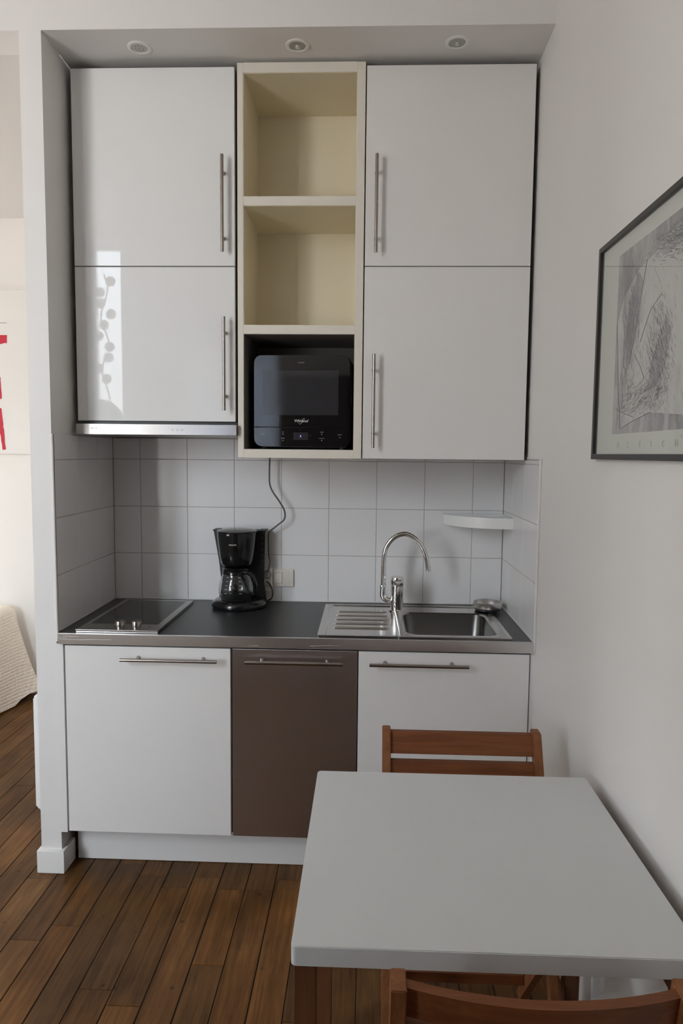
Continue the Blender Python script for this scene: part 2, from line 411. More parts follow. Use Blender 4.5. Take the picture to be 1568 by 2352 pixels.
# ------------------------------------------------------------------ handles
def bar_handle(parent, p0, p1, surf, m=HANDLE):
    """bar from p0 to p1 standing off the y=surf plane"""
    p0, p1 = Vector(p0), Vector(p1); d = (p1-p0).normalized()
    bm = BM(); cyl(bm, p0, p1, .0062, seg=18)
    for k in (.16, .84):
        c = p0+(p1-p0)*k
        lathe_pts = [(c.x, c.y+.002, c.z), (c.x, surf-.006, c.z), (c.x, surf, c.z)]
        tube(bm, lathe_pts, [.0046, .0046, .0075], 14)
    return obj('handle', bm, m, parent)
def panel_cabinet(bm, x0, x1, y0, y1, z0, z1, t=.016, top=True):
    box(bm, x0, x0+t, y0, y1, z0, z1); box(bm, x1-t, x1, y0, y1, z0, z1); box(bm, x0+t, x1-t, y0, y1, z0, z0+t)
    box(bm, x0+t, x1-t, y1-.004, y1, z0+t, z1)
    if top: box(bm, x0+t, x1-t, y0, y1-.004, z1-t, z1)
def door(parent, x0, x1, yf, z0, z1, m, t=.018):
    bm = BM(); box(bm, x0, x1, yf, yf+t, z0, z1, .0014); return obj('door', bm, m, parent)

# ------------------------------------------------------------------ base units
def base_cab(name, label, x0, x1, cat, dm, hx, kind):
    t = thing(name, label, cat, ((x0+x1)/2, .3, .165))
    bm = BM()
    if kind == 'cab': panel_cabinet(bm, x0+.001, x1-.001, .021, .56, .166, .861, top=False)
    else: box(bm, x0+.004, x1-.004, .024, .56, .166, .857, .002)
    obj('body', bm, CARC if kind == 'cab' else BLACKM, t)
    d = door(t, x0+.0005, x1-.003, 0, .1645, .8585, dm)
    hz = .8195
    bar_handle(d, (hx[0], -.034, hz), (hx[1], -.034, hz), 0)
    return t, d
base_cab('base_cabinet', 'white base cabinet under the black hob, long bar handle near its top edge', 0, .600, 'cabinet', SATIN, (.212, .556), 'cab')
t, d = base_cab('undercounter_fridge', 'narrow appliance with brushed steel front between the two white base cabinets', .603, 1.0515, 'fridge', STEELV, (.655, .997), 'app')
base_cab('base_cabinet', 'white base cabinet under the sink, behind the wooden folding chair', 1.052, 1.653, 'cabinet', SATIN, (1.091, 1.435), 'cab')
bm = BM(); box(bm, -.0105, 1.6525, .097, .113, .001, .163, .001)
tag(obj('kickboard', bm, SATIN), 'white kickboard strip on the floor under the base cabinets', 'kickboard')

# ------------------------------------------------------------------ worktop with sink cut-out
WZ = .9030
t = thing('worktop', 'black laminate worktop with brushed steel front edge across the whole kitchen niche', 'worktop', (.82, .3, .8645))
bm = BM()
hx0, hx1, hy0, hy1 = 1.205, 1.575, .045, .43
def wt(x0, x1, y0, y1): box(bm, x0, x1, y0, y1, .8645, WZ)
hexa(bm, [(-.022, .001, .8645), (hx0, .001, .8645), (hx0, YB-.0100, .8645), (-.0325, YB-.0100, .8645), (-.022, .001, WZ), (hx0, .001, WZ), (hx0, YB-.0100, WZ), (-.0325, YB-.0100, WZ)])
wt(hx1, 1.6605, .001, YB-.0100); wt(hx0, hx1, .001, hy0); wt(hx0, hx1, hy1, YB-.0100)
obj('top', bm, WTOP, t)
bm = BM(); box(bm, -.0205, 1.6605, -.0065, .001, .8645, WZ+.0006, .0007)
box(bm, -.0205, 1.6605, .001, .0035, WZ+.0001, WZ+.0007)
obj('front_edge', bm, STEEL, t)
SCR = mat('bright_scratch', (.8, .79, .78), .3, metal=.6)   # creased foil and scratches on the steel edge
for pts, r in (([(-.016, -.0068, .896), (-.008, -.0068, .885), (.002, -.0068, .893), (.012, -.0068, .898)], .0009),
               ([(-.018, -.0068, .888), (-.006, -.0068, .880), (.010, -.0068, .892)], .0007),
               ([(-.006, -.0067, .8835), (.06, -.0067, .8815), (.11, -.0067, .8835), (.17, -.0067, .8835)], .0005),
               ([(.0, -.0067, .893), (.03, -.0067, .8935), (.055, -.0067, .893)], .0004),
               ([(.66, -.0067, .8725), (.70, -.0067, .8735)], .0004),
               ([(.88, -.0067, .876), (.94, -.0067, .879), (.99, -.0067, .8785)], .0004)):
    bm = BM(); tube(bm, pts, r, 5); obj('scratch', bm, SCR, t)

# ------------------------------------------------------------------ hob
t = thing('cooktop', 'small black glass cooktop with two steel knobs at the left end of the worktop', 'hob', (.18, .26, WZ))
Z = WZ+.0005
bm = BM()
box(bm, .038, .334, .014, .1, Z, Z+.0115, .001)                 # control strip
box(bm, .038, .054, .1, .526, Z, Z+.0115, .001); box(bm, .308, .334, .1, .526, Z, Z+.0115, .001)
box(bm, .054, .308, .512, .526, Z, Z+.0115, .001)
obj('frame', bm, HOBS, t)
bm = BM(); box(bm, .0365, .3355, .009, .0135, Z+.006, Z+.0118, .0008); box(bm, .038, .334, .0105, .0135, Z, Z+.0045, .0005)
obj('front_trim', bm, HOODS, t)
bm = BM(); box(bm, .0545, .3075, .1, .5115, Z, Z+.0112, .0004); obj('glass_plate', bm, HOBG, t)
for kx in (.184, .244):
    bm = BM(); lathe(bm, (kx, .052), [(0, Z+.0115), (.0165, Z+.0115), (.0165, Z+.0155), (.0185, Z+.016), (.0185, Z+.034), (.0172, Z+.0362), (0, Z+.0366)], 32)
    k = obj('knob', bm, HANDLE, t)
    bm = BM(); box(bm, kx-.001, kx+.001, .034, .046, Z+.0367, Z+.0371); obj('pointer', bm, BLACKM, k)
bm = BM(); box(bm, .284, .293, .060, .066, Z+.0116, Z+.0121); obj('indicator', bm, BLACKM, t)

# ------------------------------------------------------------------ sink
t = thing('kitchen_sink', 'stainless steel inset sink with grooved drainer left of the bowl', 'sink', (1.25, .27, WZ))
bm = BM(); n = 7
SZ = WZ+.0065
def ring(poly, z): return [bm.verts.new((x, y, z)) for x, y in poly]
# bowl half
o0 = ring(rrect(1.190, 1.594, .018, .530, .006, n), SZ-.0065)
o1 = ring(rrect(1.190, 1.594, .018, .530, .006, n), SZ-.001)
o2 = ring(rrect(1.1925, 1.5915, .0205, .5275, .006, n), SZ)
o3 = ring(rrect(1.206, 1.578, .032, .512, .014, n), SZ)
o4 = ring(rrect(1.209, 1.575, .035, .509, .014, n), SZ-.003)
i0 = ring(rrect(1.222, 1.558, .060, .413, .050, n), SZ-.0032)
i1 = ring(rrect(1.227, 1.553, .065, .408, .047, n), SZ-.008)
bridge(bm, o0, o1); bridge(bm, o1, o2); bridge(bm, o2, o3); bridge(bm, o3, o4); bridge(bm, o4, i0)
# drainer half
p0 = ring(rrect(.904, 1.1905, .018, .530, .006, n), SZ-.0065)
p1 = ring(rrect(.904, 1.1905, .018, .530, .006, n), SZ-.001)
p2 = ring(rrect(.9065, 1.1903, .0205, .5275, .006, n), SZ)
p3 = ring(rrect(.925, 1.1895, .034, .510, .012, n), SZ)
p4 = ring(rrect(.930, 1.1885, .039, .505, .012, n), SZ-.004)
bridge(bm, p0, p1); bridge(bm, p1, p2); bridge(bm, p2, p3); bridge(bm, p3, p4); bm.faces.new(p4)
bridge(bm, i0, i1)
obj('rim', bm, SINKM, t)
bm = BM()
q0 = ring(rrect(1.227, 1.553, .065, .408, .047, n), SZ-.008); q1 = ring(rrect(1.236, 1.544, .074, .399, .045, n), SZ-.12)
q2 = ring(rrect(1.25, 1.53, .088, .385, .04, n), SZ-.142); q3 = ring(rrect(1.29, 1.49, .128, .345, .03, n), SZ-.147)
bridge(bm, q0, q1); bridge(bm, q1, q2); bridge(bm, q2, q3); bm.faces.new(q3)
obj('bowl', bm, BOWLM, t, angle=60)
bm = BM(); lathe(bm, (1.39, .236), [(0, SZ-.1455), (.03, SZ-.1455), (.04, SZ-.1445), (.043, SZ-.1468)], 32); obj('drain', bm, CHROME, t)
for i, (y, xa) in enumerate(((.405, .962), (.338, .960), (.272, .958), (.205, .957), (.138, .957))):
    bm = BM(); pts = [(xa, y, SZ-.0045), (xa+.008, y, SZ-.002), (1.150, y, SZ-.002), (1.163, y, SZ-.0045)]
    tube(bm, pts, [.0025, .0034, .0034, .0025], 8); obj('drainer_rib', bm, SINKM, t)

# ------------------------------------------------------------------ faucet
fx, fy, fz = 1.204, .440, SZ
t = thing('mixer_tap', 'chrome mixer tap with tall curved swivel spout behind the sink', 'tap', (fx, fy, fz-.003))
bm = BM(); lathe(bm, (fx, fy), [(.033, fz-.003), (.033, fz+.002), (.0268, fz+.004), (.0268, fz+.058), (.026, fz+.0585), (.026, fz+.0600), (.0268, fz+.0605), (.0268, fz+.1), (.022, fz+.104), (0, fz+.104)], 36)
obj('body', bm, CHROME, t)
bm = BM(); lathe(bm, (fx, fy), [(0, fz+.104), (.0275, fz+.104), (.0290, fz+.108), (.0290, fz+.130), (.027, fz+.137), (.018, fz+.1405), (0, fz+.1415)], 36)
hexa(bm, [(fx-.008, fy-.052, fz+.112), (fx+.012, fy-.052, fz+.112), (fx+.018, fy-.012, fz+.108), (fx-.014, fy-.012, fz+.108), (fx-.008, fy-.054, fz+.120), (fx+.012, fy-.054, fz+.120), (fx+.018, fy-.012, fz+.134), (fx-.014, fy-.012, fz+.134)])
obj('lever_handle', bm, CHROME, t)
ex = fx-.0585
bm = BM(); pts = [(fx-.018, fy, fz+.040), (fx-.034, fy, fz+.040)]
for k in range(1, 8):
    a = math.radians(90*k/7); pts.append((fx-.034-.0245*math.sin(a), fy, fz+.040+.0245*(1-math.cos(a))))
pts += [(ex, fy, fz+.098)]
tube(bm, pts, [.0095, .0105]+[.0125]*8, 18); cyl(bm, (ex, fy, fz+.098), (ex, fy, fz+.103), .0135, .0125, 20)
obj('elbow', bm, CHROME, t)
sp = [(1.1465, fz+.10), (1.147, fz+.16), (1.1475, fz+.20), (1.1525, fz+.245), (1.164, fz+.273), (1.184, fz+.297), (1.209, fz+.312), (1.236, fz+.3165), (1.262, fz+.307), (1.287, fz+.287), (1.307, fz+.258), (1.3215, fz+.222), (1.3285, fz+.183)]
def smooth(P, n=5):
    out = []
    for i in range(len(P)-1):
        a, b, c, d = P[max(i-1, 0)], P[i], P[i+1], P[min(i+2, len(P)-1)]
        for k in range(n):
            u = k/n; out.append(tuple(.5*((2*b[j])+(-a[j]+c[j])*u+(2*a[j]-5*b[j]+4*c[j]-d[j])*u*u+(-a[j]+3*b[j]-3*c[j]+d[j])*u**3) for j in range(len(b))))
    out.append(P[-1]); return out
S = smooth(sp); bm = BM(); tube(bm, [(x, fy-(x-1.147)*.02, z) for x, z in S], .0103, 20); obj('spout', bm, CHROME, t)
bm = BM(); cyl(bm, (1.3283, fy-.0036, fz+.186), (1.3318, fy-.0036, fz+.163), .0112, .0112, 22); obj('aerator', bm, CHROME, t)

# steel dish on the sink corner
t = thing('round_dish', 'small round stainless steel dish standing on the back right corner of the sink', 'dish', (1.583, .468, SZ))
bm = BM(); lathe(bm, (1.583, .468), [(0, SZ+.011), (.053, SZ+.011), (.0555, SZ+.014), (.0558, SZ+.0335), (.0572, SZ+.035), (.0588, SZ+.0335), (.0588, SZ+.014), (.0565, SZ+.0107), (.052, SZ+.0106)], 48)
obj('bowl', bm, STEEL, t)
bm = BM(); lathe(bm, (1.583, .468), [(0, SZ+.0002), (.050, SZ+.0002), (.052, SZ+.002), (.052, SZ+.009), (.050, SZ+.0105), (0, SZ+.0105)], 40); bmesh.ops.translate(bm, verts=bm.verts, vec=(0, 0, 0)); obj('base', bm, BLACKM, t)

# ------------------------------------------------------------------ coffee maker
cx, cy = .535, .468
t = thing('coffee_maker', 'black filter coffee maker standing on the worktop against the tiles', 'coffee maker', (cx, .47, WZ))
bm = BM()
prof = [(0, WZ+.001), (.106, WZ+.001), (.113, WZ+.006), (.115, WZ+.014), (.111, WZ+.025), (.098, WZ+.036), (.078, WZ+.040), (0, WZ+.040)]
lathe(bm, (cx+.006, .466), prof, 48, sy=.86); obj('base', bm, BLACKP, t)
bm = BM(); lathe(bm, (cx, .45), [(0, WZ+.0402), (.062, WZ+.0402), (.064, WZ+.042), (.060, WZ+.044), (0, WZ+.044)], 36); obj('warming_plate', bm, BLACKM, t)
bm = BM()
zb, zt = WZ+.012, 1.222
L_ = [(zb, .442, .652), (1.00, .456, .640), (1.09, .446, .642), (1.215, .4245, .644), (zt, .423, .646)]
vs = []
for z, xa, xb in L_:
    vs.append([bm.verts.new((xa, .520, z)), bm.verts.new((xb, .520, z)), bm.verts.new((xb-.012, .575, z)), bm.verts.new((xa+.012, .575, z))])
for a, b in zip(vs, vs[1:]): bridge(bm, a, b)
bm.faces.new(vs[0][::-1]); bm.faces.new(vs[-1])
box(bm, .421, .449, .515, .578, 1.219, 1.2245, .001); box(bm, .618, .648, .515, .578, 1.219, 1.2245, .001)
obj('water_tank', bm, BLACKM, t)
bm = BM()
lathe(bm, (cx-.002, cy), [(0, 1.080), (.05, 1.080), (.060, 1.083), (.0665, 1.091), (.072, 1.12), (.079, 1.18), (.0825, 1.222), (.080, 1.2235), (0, 1.2235)], 48)
bb = BM(); bb.free()
obj('filter_housing', bm, BLACKP, t)
bm = BM(); lathe(bm, (cx-.002, cy), [(.0825, 1.2225), (.0838, 1.224), (.0825, 1.2275), (.066, 1.2325), (.03, 1.2365), (0, 1.237)], 48)
obj('lid', bm, BLACKP, t)
text('brand_lettering', 'PHILIPS', .0092, LIGHTT, t, M_front(cx-.004, cy-.0815, 1.176), .0006, space=1.05)
bm = BM(); box(bm, .507, .517, cy-.0845, cy-.080, 1.214, 1.220, .0008); obj('lid_tab', bm, LIGHTT, t)
for k in range(5):
    bm = BM(); box(bm, .6302, .6335, .5185, .5198, 1.09+.025*k, 1.0935+.025*k); obj('level_mark', bm, GREYT, t)
bm = BM(); lathe(bm, (cx-.01, .380), [(0, WZ+.026), (.011, WZ+.028), (.013, WZ+.031), (.0, WZ+.036)], 20, sy=.5); obj('switch', bm, HANDLE, t)
bm = BM(); pts = smooth([(.648, .54, 1.00), (.662, .545, .985), (.672, .548, .955), (.668, .55, .925), (.650, .552, .914)], 6); tube(bm, pts, .0032, 8)
obj('power_cord', bm, CORD, t)
# carafe
ccx, ccy = .533, .448
t = thing('coffee_carafe', 'glass coffee jug with black handle standing under the coffee maker filter', 'jug', (ccx, ccy, WZ+.038))
b0 = WZ+.0445
bm = BM()
out = [(0, b0), (.055, b0), (.066, b0+.006), (.0735, b0+.024), (.0745, b0+.038), (.070, b0+.062), (.061, b0+.088), (.054, b0+.102), (.0525, b0+.112), (.056, b0+.120)]
inn = [(.0545, b0+.119), (.051, b0+.112), (.0525, b0+.102), (.0595, b0+.088), (.0685, b0+.062), (.073, b0+.038), (.072, b0+.025), (.065, b0+.0085), (.054, b0+.0022), (0, b0+.0022)]
lathe(bm, (ccx, ccy), out+inn, 48); obj('glass_body', bm, GLASS, t, angle=60)
bm = BM(); lathe(bm, (ccx, ccy), [(.0545, b0+.101), (.0575, b0+.103), (.0565, b0+.112), (.0545, b0+.113)], 48)
hp = smooth([(ccx+.030, ccy-.048, b0+.112), (ccx+.052, ccy-.060, b0+.118), (ccx+.078, ccy-.058, b0+.100), (ccx+.088, ccy-.052, b0+.064), (ccx+.082, ccy-.040, b0+.030), (ccx+.067, ccy-.026, b0+.020)], 6)
tube(bm, hp, .0085, 12, sx=1.2); obj('handle', bm, BLACKP, t)
bm = BM(); lathe(bm, (ccx, ccy), [(.056, b0+.1202), (.057, b0+.123), (.05, b0+.129), (.02, b0+.1305), (0, b0+.1305)], 40); obj('lid', bm, BLACKP, t)
for k, w in enumerate((.008, .012, .008, .012, .008)):
    z = b0+.03+.016*k; r = .0748-.0001 if k < 1 else [.0745, .0722, .069, .0635, .0585][k]+.0006
    for a in (-112, -68):
        bm = BM()
        for s in range(3):
            aa = math.radians(a+s*2.4*(1 if a > -90 else -1)); box(bm, ccx+r*math.cos(aa)-.0022, ccx+r*math.cos(aa)+.0022, ccy+r*math.sin(aa)-.0006, ccy+r*math.sin(aa)-.0002, z-.0007, z+.0007)
        obj('level_mark', bm, LIGHTT, t)

# ------------------------------------------------------------------ sockets and switch
yt = YB-.0090
t = thing('light_switch', 'ivory rectangular double plate with one rocker switch right of the coffee maker', 'switch', (.714, yt, 1.0))
bm = BM(); box(bm, .6685, .7585, yt-.009, yt-.0003, .969, 1.046, .0025, 3); obj('plate', bm, IVORY, t)
bm = BM(); box(bm, .6735, .7085, yt-.0115, yt-.009, .984, 1.031, .001); obj('rocker', bm, IVORY, t)
bm = BM(); box(bm, .6725, .7095, yt-.0093, yt-.0089, .983, 1.032); obj('gap_line', bm, GREYT, t)
t = thing('wall_socket', 'white double power socket on the tiles just behind the coffee maker', 'socket', (.648, yt, 1.0))
bm = BM(); box(bm, .626, .6675, yt-.028, yt-.0003, .950, 1.052, .006, 3); obj('plate', bm, WHITEP, t)
for z in (1.026, .976):
    bm = BM(); tube(bm, [(.648, yt-.0278, z), (.648, yt-.0295, z)], .0185, 28); s = obj('socket_face', bm, IVORY, t)
    bm = BM(); tube(bm, [(.642, yt-.0294, z-.001), (.642, yt-.0301, z-.001)], .0025, 10); tube(bm, [(.655, yt-.0294, z-.001), (.655, yt-.0301, z-.001)], .0025, 10); obj('pin_hole', bm, BLACKM, s)

# ------------------------------------------------------------------ corner shelf
t = thing('corner_shelf', 'small white quarter-round corner shelf on the tiles above the sink', 'shelf', (1.6625, .594, 1.255))
bm = BM()
x1, y1 = 1.6622, YB-.0096; zt_, zb_ = 1.300, 1.256
N = 24; arc = []
for k in range(N+1):
    a = math.radians(180+90*k/N); arc.append((x1+.258*math.cos(a), y1+.205*math.sin(a)))
arc_in = [(x1-.012+(.258-.022)*math.cos(math.radians(180+90*k/N)), y1-.010+(.205-.020)*math.sin(math.radians(180+90*k/N))) for k in range(N+1)]
outer = [(x1, y1)]+arc; inner = [(x1-.010, y1-.008)]+arc_in
A = [bm.verts.new((*p, zb_)) for p in outer]; B = [bm.verts.new((*p, zt_)) for p in outer]
C_ = [bm.verts.new((*p, zt_)) for p in inner]; D = [bm.verts.new((*p, zt_-.014)) for p in inner]
bridge(bm, A, B); bridge(bm, B, C_); bridge(bm, C_, D); bm.faces.new(A[::-1]); bm.faces.new(D)
obj('tray', bm, WHITEP, t)
bm = BM(); box(bm, x1-.018, x1-.010, y1-.14, y1-.05, zt_-.0139, zt_-.004, .001); obj('soap_rib', bm, WHITEP, t)
bm = BM(); box(bm, 1.45, 1.585, y1-.012, y1-.0085, zt_-.0139, zt_-.001, .001); obj('back_rib', bm, WHITEP, t)

# ------------------------------------------------------------------ wall units
YU = .1932
def wall_cab(label, x0, x1, z0, z1, m, hx, hz, name='wall_cabinet'):
    t = thing(name, label, 'cabinet', ((x0+x1)/2, .4, z0))
    bm = BM(); panel_cabinet(bm, x0, x1, YU+.0205, .578, z0, z1); obj('body', bm, CARC, t)
    d = door(t, x0+.001, x1-.001, YU, z0+.0008, z1-.0015, m)
    bar_handle(d, (hx, YU-.034, hz[0]), (hx, YU-.034, hz[1]), YU)
    return t
wall_cab('tall white wall cabinet at upper left, under the left downlight', -.0155, .5815, 2.2325, 2.928, LACQ, .5415, (2.275, 2.612))
wall_cab('glossy white wall cabinet above the range hood, reflecting the window', -.0155, .5815, 1.666, 2.2310, LACQ, .5455, (1.706, 2.045))
wall_cab('white wall cabinet at upper right, under the right downlight', 1.0545, 1.6535, 2.2325, 2.928, SATIN, 1.095, (2.272, 2.611))
wall_cab('white wall cabinet beside the microwave, above the sink', 1.0545, 1.6535, 1.534, 2.2315, SATIN, 1.094, (1.574, 1.914))

# range hood
t = thing('range_hood', 'slim pull-out range hood with brushed steel front strip above the cooktop', 'hood', (.285, .38, 1.614))
bm = BM(); box(bm, -.012, .588, YU, .575, 1.622, 1.6645, .001); obj('body', bm, BLACKM, t)
bm = BM(); box(bm, -.0135, .5895, .170, .192, 1.6145, 1.6545, .002); obj('front_strip', bm, HOODS, t)
bm = BM(); box(bm, -.005, .58, .193, .56, 1.6145, 1.6215); obj('grease_filter', bm, HOBS, t)
text('brand_lettering', 'IKEA', .0095, BLACKM, t, M_front(.055, .1697, 1.6375), .0003, space=1.25)
bm = BM()
for k in range(3): tube(bm, [(.350+.018*k, .1702, 1.634), (.350+.018*k, .1692, 1.634)], .0035, 14)
obj('button', bm, HANDLE, t)

# cream open unit
t = thing('open_shelf_unit', 'cream open shelf unit with two empty compartments above the microwave niche', 'shelf unit', (.82, .38, 1.534))
bm = BM(); X0, X1, IX0, IX1, YI = .5905, 1.0515, .6125, 1.0215, .515
box(bm, X0, IX0, YU, .578, 1.534, 2.940, .0012, 1, 0); box(bm, IX1, X1, YU, .578, 1.534, 2.940, .0012, 1, 0)
box(bm, IX0, IX1, YU, .578, 2.906, 2.940, 0, 1, 0)
box(bm, IX0, IX1, YU, .578, 1.534, 1.5655, 0, 1, 0)
obj('frame', bm, CREAM, t)
def shelf(z0, z1):
    bm = BM(); box(bm, IX0, IX1, YU+.0003, YI, z0, z1, .0006, 1); return obj('shelf', bm, CREAM, t)
shelf(2.447, 2.4785); shelf(1.9890, 2.0205)
def lining(name, za, zb, m):
    bm = BM(); e = .0015; y0 = YU+.0025
    box(bm, IX0, IX0+e, y0, YI, za, zb); box(bm, IX1-e, IX1, y0, YI, za, zb); box(bm, IX0+e, IX1-e, YI-e, YI, za, zb)
    box(bm, IX0+e, IX1-e, y0, YI-e, za, za+e); box(bm, IX0+e, IX1-e, y0, YI-e, zb-e, zb)
    return obj(name, bm, m, t)
lining('compartment', 2.4786, 2.9059, CREAMIN); lining('compartment', 2.0206, 2.4469, CREAMIN)
o = lining('compartment', 1.5656, 1.9889, NICHE); o['label'] = 'dark microwave niche'

# ------------------------------------------------------------------ microwave
mx0, mx1, mz0, mz1, my = .641, 1.0065, 1.578, 1.921, .252
t = thing('microwave_oven', 'black compact microwave oven in the lowest niche of the cream shelf unit', 'microwave', ((mx0+mx1)/2, .38, 1.5672))
def xz_prism(poly, y0, y1): return prism(BM(), poly, lambda a, b: (a, y0, b), lambda a, b: (a, y1, b))
bm = xz_prism(rrect(mx0+.004, mx1+.006, mz0-.003, mz1-.004, .030, 8), my+.022, .455); obj('body', bm, BLACKM, t)
ZD = 1.652
dp = [p for p in rrect(mx0, mx1, ZD, mz1, .0001, 1)]
dp = [(mx0, ZD)] + [(mx0+.028-.028*math.cos(math.radians(90*k/8)), mz1-.028+.028*math.sin(math.radians(90*k/8))) for k in range(9)] + [(mx1-.032+.032*math.sin(math.radians(90*k/8)), mz1-.032+.032*math.cos(math.radians(90*k/8))) for k in range(9)] + [(mx1, ZD)]
bm = xz_prism(dp, my, my+.022); d = obj('door', bm, MWG, t)
bm = xz_prism(rrect(.6735, .9645, 1.6965, 1.8635, .002, 2), my-.0006, my+.002); obj('window_pane', bm, MWW, d)
cp = [(mx0, ZD-.003)] + [(mx1, ZD-.003)] + [(mx1-.02+.02*math.cos(math.radians(90*k/6)), mz0+.02-.02*math.sin(math.radians(90*k/6))) for k in range(7)] + [(mx0+.03-.03*math.sin(math.radians(90*k/6)), mz0+.03-.03*math.cos(math.radians(90*k/6))) for k in range(7)]
bm = xz_prism(cp, my+.0005, my+.022); p = obj('control_panel', bm, MWG, t)
bm = BM(); box(bm, .793, .850, my-.0002, my+.001, 1.603, 1.631); obj('display', bm, MWW, p)
bm = BM(); box(bm, .8195, .8225, my-.0007, my-.0003, 1.6135, 1.6205); obj('display_digit', bm, BLUE, p)
W_ = text('brand_lettering', 'Whirlpool', .0155, LIGHTT, t, M_front(.8215, my-.0006, 1.6745), .0002, shear=.35, space=.82)
bm = BM(); pts = smooth([(.812, my-.0007, 1.667), (.820, my-.0007, 1.6625), (.828, my-.0007, 1.672), (.836, my-.0007, 1.6825), (.834, my-.0007, 1.6845), (.826, my-.0007, 1.679)], 5); tube(bm, pts, .0004, 5); obj('brand_swoosh', bm, LIGHTT, t)
text('model_lettering', 'STEAMER', .006, GREYT, d, M_front(.822, my-.0005, 1.8925), .0002)
for s, x, z in (('STOP', .676, 1.624), ('START', .996-.025, 1.623), ('+', .821, 1.641), ('-', .821, 1.597), ('+', .861, 1.619), ('JET', .753, 1.632), ('GRILL', .753, 1.609), ('TIME', .902, 1.632), ('CLOCK', .902, 1.609)):
    text('button_lettering', s, .0058, GREYT, p, M_front(x, my-.0001, z), .0002)
for x, z in ((.676, 1.615), (.971, 1.613), (.753, 1.624), (.902, 1.624), (.753, 1.601), (.902, 1.601)):
    bm = BM(); tube(bm, [(x, my+.0004, z), (x, my-.0003, z)], .0022, 8); obj('button_mark', bm, GREYT, p)
for x in (mx0+.03, mx1-.03):
    for y in (.29, .42):
        bm = BM(); cyl(bm, (x, y, 1.5673), (x, y, mz0), .012, .012, 14); obj('foot', bm, BLACKM, t)
for ch in t.children: ch.rotation_euler = (0, 0, math.radians(-3.5)); ch.location = (.006, 0, 0)
# cord runs out under the unit and down to the socket
P = smooth([(.655, .545, 1.75), (.658, .548, 1.62), (.6595, .545, 1.53), (.659, .54, 1.47), (.660, .54, 1.425), (.672, .54, 1.39), (.703, .54, 1.345), (.724, .54, 1.306), (.7225, .545, 1.270), (.695, .55, 1.245), (.660, .555, 1.215), (.6535, .557, 1.19), (.6545, .556, 1.12), (.6600, .554, 1.085), (.657, .552, 1.06), (.651, .549, 1.040)], 6)
bm = BM(); tube(bm, P, .0035, 10); pc = obj('power_cord', bm, GCORD, t)
bm = BM(); tube(bm, [(.648, yt-.0302, 1.026), (.648, yt-.036, 1.026), (.648, yt-.05, 1.027)], [.0175, .0178, .013], 24); obj('plug', bm, GREYT, t)

# ------------------------------------------------------------------ downlights
def downlight(x, y, label, kind):
    t = thing('downlight', label, 'ceiling light', (x, y, ZS), 'recessed downlights in the soffit')
    bm = BM(); lathe(bm, (x, y), [(.041, ZS+.0005), (.041, ZS-.0025), (.037, ZS-.004), (.030, ZS-.0035), (.0285, ZS-.001), (.0285, ZS+.004)], 40); obj('ring', bm, TRIM, t)
    if kind == 'led':
        bm = BM(); lathe(bm, (x, y), [(0, ZS-.0012), (.0272, ZS-.0012), (.0275, ZS-.0004)], 36); l = obj('lamp', bm, mat('led_lamp_face', (.55, .53, .5), .4), t)
        bm = BM()
        for k in range(9):
            a = 2*math.pi*k/8; r = .0 if k == 8 else .014
            tube(bm, [(x+r*math.cos(a), y+r*math.sin(a), ZS-.0013), (x+r*math.cos(a), y+r*math.sin(a), ZS-.0019)], .0026, 10)
        obj('led_dot', bm, GREYT, l)
    else:
        bm = BM(); lathe(bm, (x, y), [(.027, ZS-.001), (.027, ZS-.0004), (.0, ZS-.0003)], 36); l = obj('reflector', bm, CHROME if False else mat('grey_reflector', (.42, .43, .40), .3, metal=.4), t)
        bm = BM(); lathe(bm, (x, y), [(.007, ZS-.001), (.007, ZS-.009), (.004, ZS-.011), (0, ZS-.0112)], 20); obj('bulb', bm, mat('frosted_bulb', (.6, .6, .56), .25), t)
downlight(.264, .118, 'round white LED downlight above the upper left cabinet', 'led')
downlight(.815, .116, 'round white halogen downlight above the cream shelf unit', 'hal')
downlight(1.362, .108, 'round white halogen downlight above the upper right cabinet', 'hal')

# ------------------------------------------------------------------ table
TZ = .7405
t = thing('dining_table', 'square dining table with pale grey-white top between the two wooden chairs', 'table', (1.30, -.99, 0))
bm = prism(BM(), rrect(.957, 1.6365, -1.303, -.671, .009, 4), lambda a, b: (a, b, TZ-.0355), lambda a, b: (a, b, TZ))
es = [e for e in bm.edges if abs(e.verts[0].co.z-e.verts[1].co.z) < 1e-6]
bmesh.ops.bevel(bm, geom=es, offset=.0015, segments=2, affect='EDGES')
obj('tabletop', bm, TABLE, t, wn=True)
for lx in (.962, 1.592):
    for ly in (-1.298, -.714):
        bm = BM(); box(bm, lx, lx+.037, ly, ly+.037, .0, TZ-.036, .002); obj('leg', bm, TLEG, t)
bm = BM(); box(bm, 1.0, 1.592, -.70, -.684, .64, TZ-.036); box(bm, .975, .991, -1.26, -.715, .67, TZ-.036); box(bm, 1.603, 1.619, -1.26, -.715, .64, TZ-.036)
obj('apron', bm, TLEG, t)

